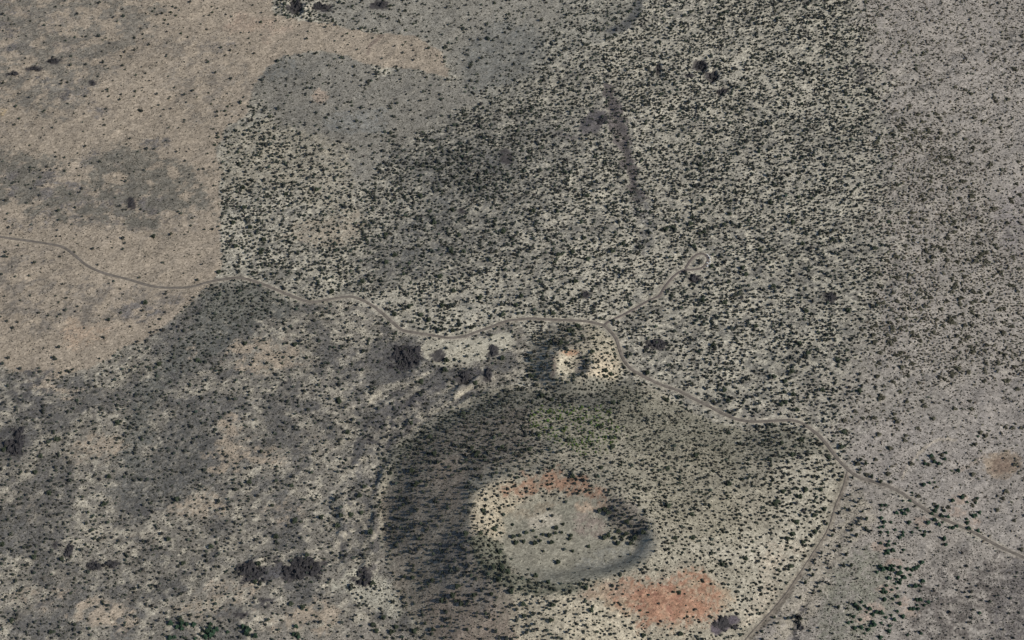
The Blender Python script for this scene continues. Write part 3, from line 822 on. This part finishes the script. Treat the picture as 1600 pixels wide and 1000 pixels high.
mainP = roads[0][0]
LAND = [('the loop of the spur road', 1094, 408), ('the road junction', 944, 509), ('the woodland lava knob', 1297, 465), ('the woodland lava pits', 1110, 120),
        ('the collapsed lava channel', 970, 230), ('the small cinder cone', 895, 570), ('the red scar', 1040, 940), ('the crater floor', 880, 850), ('the red crater wall', 860, 755), ('the pale clearing', 720, 550),
        ('the dark lava cliffs', 440, 893), ('the cliff beside the cone', 568, 900), ('the tan tongue', 620, 85), ('the grey treeless flow', 520, 150), ('the first road bend', 120, 400), ('the woodland corner', 350, 436),
        ('the road dip', 490, 472), ('the brown cinder pit', 1568, 728), ('the straight road', 1480, 812), ('the track fork', 1324, 740), ('the dark cinder hollow', 1135, 973), ('the dark gully', 1250, 970), ('the last road bend', 1180, 658),
        ('the shaded flank', 670, 880), ('the levee', 640, 690), ('the dark patch', 1500, 950), ('the upper right corner', 1560, 40), ('the middle right edge', 1560, 400), ('the woodland edge', 1380, 330),
        ('the left edge lava', 30, 640), ('the pine grove', 1385, 930), ('the upper pines', 1390, 845), ('the bottom left grove', 330, 985), ('the tan patch', 400, 555), ('the top edge', 1200, 10), ('the top left corner', 60, 30)]
LXY = np.array([(a, b) for _, a, b in LAND], float)
OCTS = ['right of', 'below and right of', 'below', 'below and left of', 'left of', 'above and left of', 'above', 'above and right of']


def by_mark(x, y, z):
    v = np.array([x, y, z]) - CAM
    d = v @ FWD
    px, py = 800 + F_PX * v[0] / d, 500 - F_PX * (v @ UPV) / d
    r = np.hypot(LXY[:, 0] - px, (LXY[:, 1] - py) * 1.3)
    i = r.argmin()
    if r[i] < 16:
        return 'at ' + LAND[i][0], LAND[i][0]
    o = int(round(math.atan2(py - LXY[i, 1], px - LXY[i, 0]) / (math.pi / 4))) % 8
    return ('well ' if r[i] > 75 else '') + OCTS[o] + ' ' + LAND[i][0], LAND[i][0]


def take(kind_mask, n):
    k = np.where(kind_mask & inpic)[0]
    return k[np.argsort(-PXR[k])[:n]]


own = np.zeros(n_t, bool)
JN = take(~t_olv & ~t_grn, 225)
OV = take(t_olv, 290)
own[JN] = True; own[OV] = True
for sel, pr, nm, word, cat, hh in ((JN, PR_JUN, 'juniper_tree', 'dark green juniper', 'tree', 1.9), (OV, PR_OLV, 'mahogany_bush', 'rounded olive bush', 'bush', 1.25)):
    for q, i in enumerate(sel):
        wh, mark = by_mark(TX[i], TY[i], TZ[i])
        sz = 'large ' if TR[i] > np.median(TR[sel]) * 1.12 else ''
        plant(nm, pr[q % len(pr)], TX[i], TY[i], TZ[i] - .1, TR[i], TH[i] / (hh * TR[i]), rg.random() * 6.28,
              sz + word + ' ' + wh, cat, word + ('s' if cat == 'tree' else 'es') + ' near ' + mark)

# trees that stand apart: read off the photograph one by one
LONE = [(103, 64), (210, 151), (308, 152), (70, 173), (30, 186), (330, 163), (356, 167), (387, 166), (339, 212), (336, 227), (352, 174), (331, 11), (332, 20), (283, 53),
        (267, 20), (275, 25), (258, 32), (166, 60), (161, 63), (431, 24), (408, 35), (443, 16), (610, 10), (552, 30), (551, 10), (596, 53), (634, 66), (623, 19), (625, 36), (646, 38), (634, 48), (773, 6),
        (543, 53), (602, 110), (619, 107), (414, 146), (480, 130), (500, 118), (550, 166)]
CRAT = [(802, 840), (812, 838), (822, 833), (833, 830), (838, 840), (848, 836), (858, 838), (868, 834), (878, 833), (892, 838), (880, 820), (869, 826), (806, 849), (818, 847), (836, 850), (844, 846), (862, 849),
        (890, 843), (944, 842), (951, 838), (960, 842), (972, 840), (978, 836), (992, 842), (920, 855), (895, 862), (872, 880), (985, 850), (936, 800), (944, 797), (950, 803), (837, 901), (965, 850)]
TRACK = [(1335, 722), (1345, 720), (1352, 726), (1344, 735), (1362, 746), (1376, 754), (1316, 746), (1332, 747), (1348, 800), (1354, 812), (1330, 830), (1338, 838), (1352, 826), (1320, 795), (1336, 792), (1292, 820), (1300, 838),
         (1312, 855), (1322, 868), (1330, 885), (1265, 892), (1270, 900), (1318, 885), (1258, 912), (1250, 935), (1282, 925), (1290, 880), (1310, 950), (1324, 952), (1252, 968), (1210, 966), (1340, 950)]
FLANK = [(608, 822), (655, 843), (675, 908), (632, 902), (645, 904), (690, 940), (712, 940), (720, 945), (768, 930), (664, 975), (676, 985), (690, 980), (730, 985), (741, 931), (759, 960), (648, 760), (630, 790)]
for lst, r0, hk, lb, gp in (
        (LONE, 2.9, 1.5, 'lone dark juniper', 'lone junipers'),
        (CRAT, 3.6, 1.8, 'crater juniper', 'junipers on the crater floor'),
        (TRACK, 2.5, 2.9, 'slender dark tree', 'slender trees below the big cone'),
        (FLANK, 3.4, 2.2, 'broad dark juniper on the brown flank,', 'large junipers on the shaded flank')):
    a = np.array(lst, float)
    x, y, z = at(a[:, 0], a[:, 1])
    for i in range(len(a)):
        r = r0 * random.uniform(.75, 1.3)
        plant('juniper_tree', PR_JUN[i % 5], x[i], y[i], z[i] - .1, r, hk / 1.9 * random.uniform(.85, 1.15), random.random() * 6.28, lb + ' ' + by_mark(x[i], y[i], z[i])[0], 'tree', gp + ' near ' + by_mark(x[i], y[i], z[i])[1])

PZ = [(508, 95), (462, 95), (350, 125), (322, 125), (318, 155), (420, 175), (450, 160), (470, 180), (490, 155), (320, 210), (338, 235), (332, 265), (305, 270), (383, 235), (500, 238), (318, 300), (362, 300), (410, 285),
      (440, 335), (460, 300), (462, 320), (520, 300), (555, 272), (575, 290), (605, 295), (598, 320), (625, 238), (668, 160), (650, 180), (685, 135), (715, 195), (755, 200), (668, 220), (695, 250), (720, 235), (765, 270),
      (785, 272), (812, 260), (890, 275), (950, 290), (878, 215), (880, 238), (920, 195), (935, 190), (960, 172), (850, 75), (945, 80), (935, 110), (785, 95), (730, 160), (880, 105), (728, 345), (740, 382), (315, 372),
      (362, 385), (370, 360), (410, 375), (395, 420), (360, 425), (370, 440), (465, 415), (345, 440), (313, 525), (330, 545), (350, 530), (370, 540), (385, 518), (405, 520), (395, 545), (292, 560), (430, 570), (445, 565),
      (440, 530), (490, 540), (520, 545), (545, 535), (562, 522), (585, 498), (420, 605), (445, 610), (470, 595), (440, 630), (410, 635), (355, 648), (335, 670), (328, 690), (350, 690), (425, 665), (390, 675), (370, 600),
      (510, 578), (540, 652), (570, 648), (590, 620), (500, 650), (340, 740), (395, 735), (425, 720), (440, 765), (550, 740), (575, 740), (625, 755), (600, 775), (555, 775), (510, 800), (530, 800), (560, 800), (150, 775),
      (190, 755), (215, 780), (180, 800), (245, 800), (225, 820), (265, 835), (290, 820), (320, 825), (350, 855), (425, 815), (385, 840), (405, 870), (375, 910), (320, 890), (265, 885), (275, 905), (250, 910), (235, 935),
      (185, 870), (130, 885), (105, 890), (145, 925), (190, 920), (212, 960), (315, 985), (370, 945), (460, 850), (490, 970), (580, 960), (960, 825), (140, 850), (820, 595)]
PINE_R = [(1300 + a / 4.1667, 760 + b / 4.1667) for a, b in PZ] + [(1455, 713), (1460, 722), (1467, 725), (1478, 708), (1476, 718), (1497, 736), (1443, 758), (1452, 755), (1460, 754), (1528, 682), (1445, 725), (1503, 778), (1425, 770)]
PL = [(355, 400), (410, 430), (450, 405), (490, 410), (545, 410), (450, 445), (690, 405), (680, 440), (710, 470), (660, 470), (740, 450), (690, 500), (830, 470), (960, 430), (1000, 450), (990, 485), (1060, 505), (1400, 425),
      (1380, 490), (1420, 515), (350, 520), (390, 515), (560, 525), (645, 515)]
PINE_L = [(200 + a / 5.333, 900 + b / 5.333) for a, b in PL]
for lst, r0, sq in ((PINE_R, 4.0, .58), (PINE_L, 5.0, .75)):
    a = np.array(lst, float)
    x, y, z = at(a[:, 0], a[:, 1])
    for i in range(len(a)):
        r = r0 * random.uniform(.7, 1.3)
        if lst is PINE_L:
            lb, gp = 'broad green pine', 'broad pines in the bottom left grove'
        elif ((x[i] - mainP[:, 0]) ** 2 + (y[i] - mainP[:, 1]) ** 2).min() < 30 ** 2:
            lb, gp = 'green roadside pine', 'pines beside the straight road'
        elif y[i] > np.interp(x[i], mainP[:, 0], mainP[:, 1]):
            lb, gp = 'green pine on the flat', 'pines above the straight road'
        else:
            lb, gp = 'green pine', 'pines in the lower right grove'
        plant('pine_tree', PR_PINE[i % 4], x[i], y[i], z[i] - .1, r, sq * random.uniform(.85, 1.2), random.random() * 6.28, lb + ' ' + by_mark(x[i], y[i], z[i])[0], 'tree', gp + ' near ' + by_mark(x[i], y[i], z[i])[1])


def mass(name, X, Y, Z, R, H, tint, nclump, seed, **props):
    """one mesh of many small plants, each of a few leaf clumps"""
    rng = np.random.default_rng(seed)
    variants = []
    for kx in range(8):
        V = []
        for i in range(nclump):
            a = 2 * math.pi * i / max(nclump - 1, 1) + rng.random(); q = (0 if i == nclump - 1 else .5 * (.7 + .5 * rng.random()))
            zc = .72 if i == nclump - 1 else .30 + .25 * rng.random()
            V.append(clump(rng, np.array([q * math.cos(a), q * math.sin(a), zc]), .52 * (.8 + .4 * rng.random()), .75))
        variants.append(np.concatenate(V))
    variants = np.array(variants)
    if nclump == 1:                         # a single low tuft: as wide as R, sitting on the ground
        variants = (variants - [0, 0, .72]) * [1.7, 1.7, 1.7] + [0, 0, .12]
    n = len(X); nv = variants.shape[1]
    W = variants[rng.integers(0, 8, n)].copy()
    a = rng.random(n) * 6.28; c, s = np.cos(a)[:, None], np.sin(a)[:, None]
    out = np.empty((n, nv, 3), np.float32)
    out[..., 0] = (W[..., 0] * c - W[..., 1] * s) * R[:, None] + X[:, None]
    out[..., 1] = (W[..., 0] * s + W[..., 1] * c) * R[:, None] + Y[:, None]
    out[..., 2] = W[..., 2] * H[:, None] + Z[:, None]
    F1 = np.concatenate([OCT_F + 6 * i for i in range(nclump)]) if nclump > 1 else OCT_F[:4]   # a tuft's underside is in the ground
    Fa = (F1[None] + (np.arange(n) * nv)[:, None, None]).reshape(-1, 3)
    tn = np.repeat(tint, nv, 0)
    return link(name, fast_mesh(name, out.reshape(-1, 3), Fa, M_STUFF, False, tn), kind='stuff', **props)


k = ~own
base = np.where(t_olv[:, None], np.array([[.080, .075, .053]]), np.array([[.046, .051, .041]]))
base = np.where(t_grn[:, None], np.array([[.072, .110, .032]]), base)
tint = base * np.exp(rg.normal(0, .22, (n_t, 1))) * np.exp(rg.normal(0, .05, (n_t, 3)))
for nm, msk, lb, ct, nc in (('juniper_woodland', k & ~t_olv & ~t_grn, 'dense dark juniper woodland spread over the lava flows', 'woodland', 5),
                            ('mahogany_scrub', k & t_olv, 'olive brown scrub dotted over the pinkish flat', 'scrub', 3),
                            ('green_brush', k & t_grn, 'fresh green brush patch on the far flank of the big cone', 'brush', 4)):
    mass(nm, TX[msk], TY[msk], TZ[msk] - .15, TR[msk], TH[msk], tint[msk], nc, 77, label=lb, category=ct)
    print(nm, msk.sum())

SX, SY, rs = scatter(4.0, np.clip(SHR * (.35 + .9 * smooth(.35, .6, fbm(GX, GY, 12, 71, 3))), 0, .95), 6)
SZ = zat(SX, SY, GZ)
SR = np.clip(1.2 * np.exp(rs.normal(0, .3, len(SX))), .4, 1.8)
so = zat(SX, SY, OLV)[:, None]
st = (np.array([[.052, .052, .041]]) * (1 - .3 * so) + np.array([[.055, .050, .041]]) * .3 * so) * np.exp(rs.normal(0, .28, (len(SX), 1)))
mass('sagebrush', SX, SY, SZ - .1, SR, SR * 1.2, st, 1, 78, label='low grey sagebrush speckling the ground everywhere', category='sagebrush')
print('sage', len(SX))

# ------------------------------------------------------------------ lava outcrops: heaps of broken basalt
ICO = None


def boulder(rng, c, r):
    t = (1 + 5 ** .5) / 2
    v = np.array([(-1, t, 0), (1, t, 0), (-1, -t, 0), (1, -t, 0), (0, -1, t), (0, 1, t), (0, -1, -t), (0, 1, -t), (t, 0, -1), (t, 0, 1), (-t, 0, -1), (-t, 0, 1)]) / 1.9
    v = v * (1 + rng.uniform(-.28, .28, (12, 1))) * rng.uniform(.7, 1.3, 3) * r
    return v + c


ICO_F = np.array([(0, 11, 5), (0, 5, 1), (0, 1, 7), (0, 7, 10), (0, 10, 11), (1, 5, 9), (5, 11, 4), (11, 10, 2), (10, 7, 6), (7, 1, 8), (3, 9, 4), (3, 4, 2), (3, 2, 6), (3, 6, 8), (3, 8, 9), (4, 9, 5), (2, 4, 11), (6, 2, 10), (8, 6, 7), (9, 8, 1)])
OUT = [(461, 12, 10, 10, 'black lava pit filled with rubble at the top edge, the rounder one'), (500, 11, 18, 5, 'long black lava pit full of rubble at the top edge'),
       (1094, 104, 10, 8, 'largest dark lava pit in the woodland at the upper right'), (1113, 121, 8, 8, 'dark curved lava pit just below the largest woodland pit'),
       (1127, 144, 8, 6, 'lowest of the dark lava pits in the upper woodland'), (1077, 119, 7, 3, 'small dark lava ledge left of the woodland pits'), (1028, 108, 3, 8, 'narrow dark lava cleft left of the woodland pits'),
       (1297, 465, 9, 7, 'dark lava knob alone in the right hand woodland'), (1084, 436, 9, 6, 'dark lava knob just below the loop of the spur road'), (1025, 538, 15, 7, 'dark lava mound right of the small cone across the road'),
       (145, 130, 5, 4, 'single black lava knob on the tan plain'), (20, 116, 10, 3, 'lowest dark lava ledge of the row at the far left'), (55, 108, 12, 3, 'middle dark lava ledge of the row at the far left'),
       (85, 96, 11, 3, 'uppermost dark lava ledge of the row at the far left'), (205, 318, 6, 8, 'dark broken lava ledge on the tan plain above the road'), (914, 461, 7, 4, 'small dark lava knob left of the spur road'),
       (630, 560, 26, 16, 'broad dark lava mound below the road bend left of the pale clearing'), (725, 590, 9, 9, 'dark lava knob between the clearing and the big cone'), (770, 548, 6, 8, 'dark lava ledge right of the pale clearing'),
       (762, 585, 5, 9, 'dark lava ledge above the foot of the big cone'), (392, 895, 17, 13, 'left block of dark lava cliff at the lower left'), (466, 890, 28, 12, 'widest dark lava cliff at the lower left'),
       (568, 901, 14, 11, 'dark lava cliff beside the left foot of the big cone'), (107, 862, 5, 9, 'upright dark lava ledge at the lower left'), (145, 885, 11, 5, 'flat dark lava patch at the lower left'),
       (175, 882, 7, 4, 'smaller flat dark lava patch at the lower left'), (1132, 975, 16, 6, 'dark cinder hollow below the red scar'), (1249, 976, 4, 9, 'dark rocky gully at the bottom right of the big cone'),
       (593, 8, 12, 5, 'faint dark lava patch at the top edge'), (940, 190, 10, 10, 'brownish lava mound beside the collapsed channel'), (26, 690, 14, 16, 'dark lava field block at the left edge')]
for q, (cx, cy, rx, ry, lb) in enumerate(OUT):
    rng = np.random.default_rng(900 + q)
    x0, y0, z0 = [float(u) for u in at(cx, cy)]
    sc = DIST / F_PX * 1.0
    hx, hy = rx * sc, ry * sc * 1.4
    # the rock mass: a jagged sheet risen from the ground, ragged outline
    K = int(max(10, min(34, rx * 1.5)))
    u = np.linspace(-1.25, 1.25, K)
    U, W = np.meshgrid(u, u)
    bx, by = x0 + U * hx, y0 + W * hy
    e = np.hypot(U, W) + 2.6 * (fbm(bx, by, max(hx, hy) * .55, 400 + q, 4, .65) - .5)
    rough = np.abs(fbm(bx, by, 11, 430 + q, 3, .7) - .5) * 24 * rng.uniform(.5, 1.4, U.shape)
    top = smooth(1.0, .62, e) * (1.0 + rough) - .5
    V = np.stack([U * hx + rng.normal(0, .05 * hx / K, U.shape), W * hy, zat(bx, by, GZ) - z0 + top], -1).reshape(-1, 3)
    gi = np.arange(K * K).reshape(K, K)
    keep = (e[:-1, :-1] < 1.02)
    Fs = np.stack([gi[:-1, :-1][keep], gi[:-1, 1:][keep], gi[1:, 1:][keep], gi[1:, :-1][keep]], 1)
    o = link('lava_outcrop', None, label=lb, category='rocks', group='dark lava outcrops')
    o.location = (x0, y0, z0)
    link('rock', fast_mesh('rock', V, Fs, M_LAVA), o)
    V, Fs = [], []
    n = int(min(110, 12 + rx * ry * .6)); i = 0
    for _ in range(n * 4):
        p = rng.uniform(-1.25, 1.25, 2)
        bx, by = np.array([x0 + p[0] * hx]), np.array([y0 + p[1] * hy])
        if np.hypot(*p) + 2.6 * (fbm(bx, by, max(hx, hy) * .55, 400 + q, 4, .65)[0] - .5) > rng.uniform(.7, 1.25) or i >= n:
            continue
        r = rng.uniform(.4, 1.1) * (2.0 if rng.random() < .12 else 1)
        V.append(boulder(rng, np.array([bx[0] - x0, by[0] - y0, float(zat(bx, by, GZ)[0]) - z0 + .2 * r]), r)); Fs.append(ICO_F + 12 * i); i += 1
    link('rubble', fast_mesh('rubble', np.concatenate(V), np.concatenate(Fs), M_LAVA), o, kind='stuff')

# ------------------------------------------------------------------ parked cars on the loop
M_PAINT = mat_plain('white_car_paint', (.78, .78, .77), .35, .97, 1.03, 1, .5)
M_GLASS = mat_plain('tinted_car_glass', (.02, .024, .028), .15, .95, 1.05, 1, .5)
M_TYRE = mat_plain('tyre_rubber', (.025, .025, .025), .9)
M_RIM = mat_plain('wheel_rim', (.45, .45, .46), .4, .95, 1.05, 1, .5)
M_LAMP = mat_plain('headlamp_lens', (.7, .72, .74), .2, .97, 1.03, 1, .5)
M_TAIL = mat_plain('tail_lamp_lens', (.35, .02, .02), .3, .95, 1.05, 1, .5)


def loft(name, secs, mat):
    """secs: list of closed cross sections (same count) along the length"""
    V = [p for s in secs for p in s]; k = len(secs[0]); Fs = []
    for i in range(len(secs) - 1):
        for j in range(k):
            a, b = i * k + j, i * k + (j + 1) % k
            Fs.append((a, b, b + k, a + k))
    me = bpy.data.meshes.new(name)
    me.from_pydata(V, [], Fs + [tuple(range(k))[::-1], tuple(range((len(secs) - 1) * k, len(secs) * k))])
    me.materials.append(mat); me.update()
    return me


def car_meshes(L, W, H, van):
    hw = W / 2; b = .28; belt = H * .66
    def sec(x, top, w, bot=b):
        return [(x, -w, bot + .12), (x, -w * .9, bot), (x, w * .9, bot), (x, w, bot + .12), (x, w, top * .75), (x, w * .9, top), (x, -w * .9, top), (x, -w, top * .75)]
    hood = belt * .92
    body = loft('body', [sec(-L / 2, belt * .8, hw * .86, .4), sec(-L / 2 + .15, belt * .98, hw), sec(-L * .2, belt, hw), sec(L * .15, belt, hw), sec(L * .22, hood, hw), sec(L * .42, hood * .9, hw * .97), sec(L / 2, hood * .72, hw * .84, .4)], M_PAINT)
    def ring(z, x0, x1, w): return [(x0, -w, z), (x1, -w, z), (x1, w, z), (x0, w, z)]
    xr = -L / 2 + (.12 if van else .35)
    cab = loft('cabin_glass', [ring(belt - .02, xr, L * .24, hw * .9), ring(H - .12, xr + (.12 if van else .45), L * .06, hw * .74)], M_GLASS)
    roof = loft('roof', [ring(H - .12, xr + (.08 if van else .42), L * .075, hw * .77), ring(H - .02, xr + (.16 if van else .5), L * .05, hw * .72)], M_PAINT)
    def disc(r, w, n=14):
        return [[(r * math.cos(2 * math.pi * j / n), y, r * math.sin(2 * math.pi * j / n)) for j in range(n)] for y in (-w / 2, w / 2)]
    tyre = loft('tyre', disc(.34, .22), M_TYRE); rim = loft('rim', disc(.2, .235), M_RIM)
    def slab(nm, sx, sy, sz, m): return loft(nm, [[(x, -sy, -sz), (x, sy, -sz), (x, sy, sz), (x, -sy, sz)] for x in (-sx, sx)], m)
    return dict(body=body, cab=cab, roof=roof, tyre=tyre, rim=rim, lamp=slab('headlight', .03, .18, .08, M_LAMP), tail=slab('tail_light', .03, .09, .14, M_TAIL), L=L, W=W, H=H, belt=belt)


SUV = car_meshes(5.3, 2.1, 2.0, True); VAN = car_meshes(6.6, 2.4, 2.9, True)
CARS = [(1105.8, 399.2, -50, SUV, 'uppermost white car on the outer edge of the loop'), (1108.8, 403.6, -75, VAN, 'tall white van second from the top on the loop'),
        (1109.4, 409.6, -95, SUV, 'white car on the outer edge of the loop, third from top'), (1105.8, 411.8, -20, SUV, 'white car parked inward beside the third car on the loop'), (1106.4, 416.2, 35, VAN, 'lowest white van on the loop')]
for cx, cy, ang, T, lb in CARS:
    x, y, z = [float(u) for u in at(cx, cy)]
    z = z + .30
    e = link('parked_car', None, label=lb, category='car', group='white vehicles parked on the loop')
    e.location = (x, y, z); e.rotation_euler = (0, 0, math.radians(ang))
    link('body', T['body'], e); link('cabin_glass', T['cab'], e); link('roof', T['roof'], e)
    for sx_ in (-1, 1):
        for sy_ in (-1, 1):
            w = link('wheel', T['tyre'], e); w.location = (sx_ * T['L'] * .31, sy_ * (T['W'] / 2 - .1), .34)
            link('rim', T['rim'], w)
    for sy_ in (-1, 1):
        a = link('headlight', T['lamp'], e); a.location = (T['L'] / 2 - .04, sy_ * T['W'] * .28, T['belt'] * .55)
        a = link('tail_light', T['tail'], e); a.location = (-T['L'] / 2 + .02, sy_ * T['W'] * .34, T['belt'] * .62)
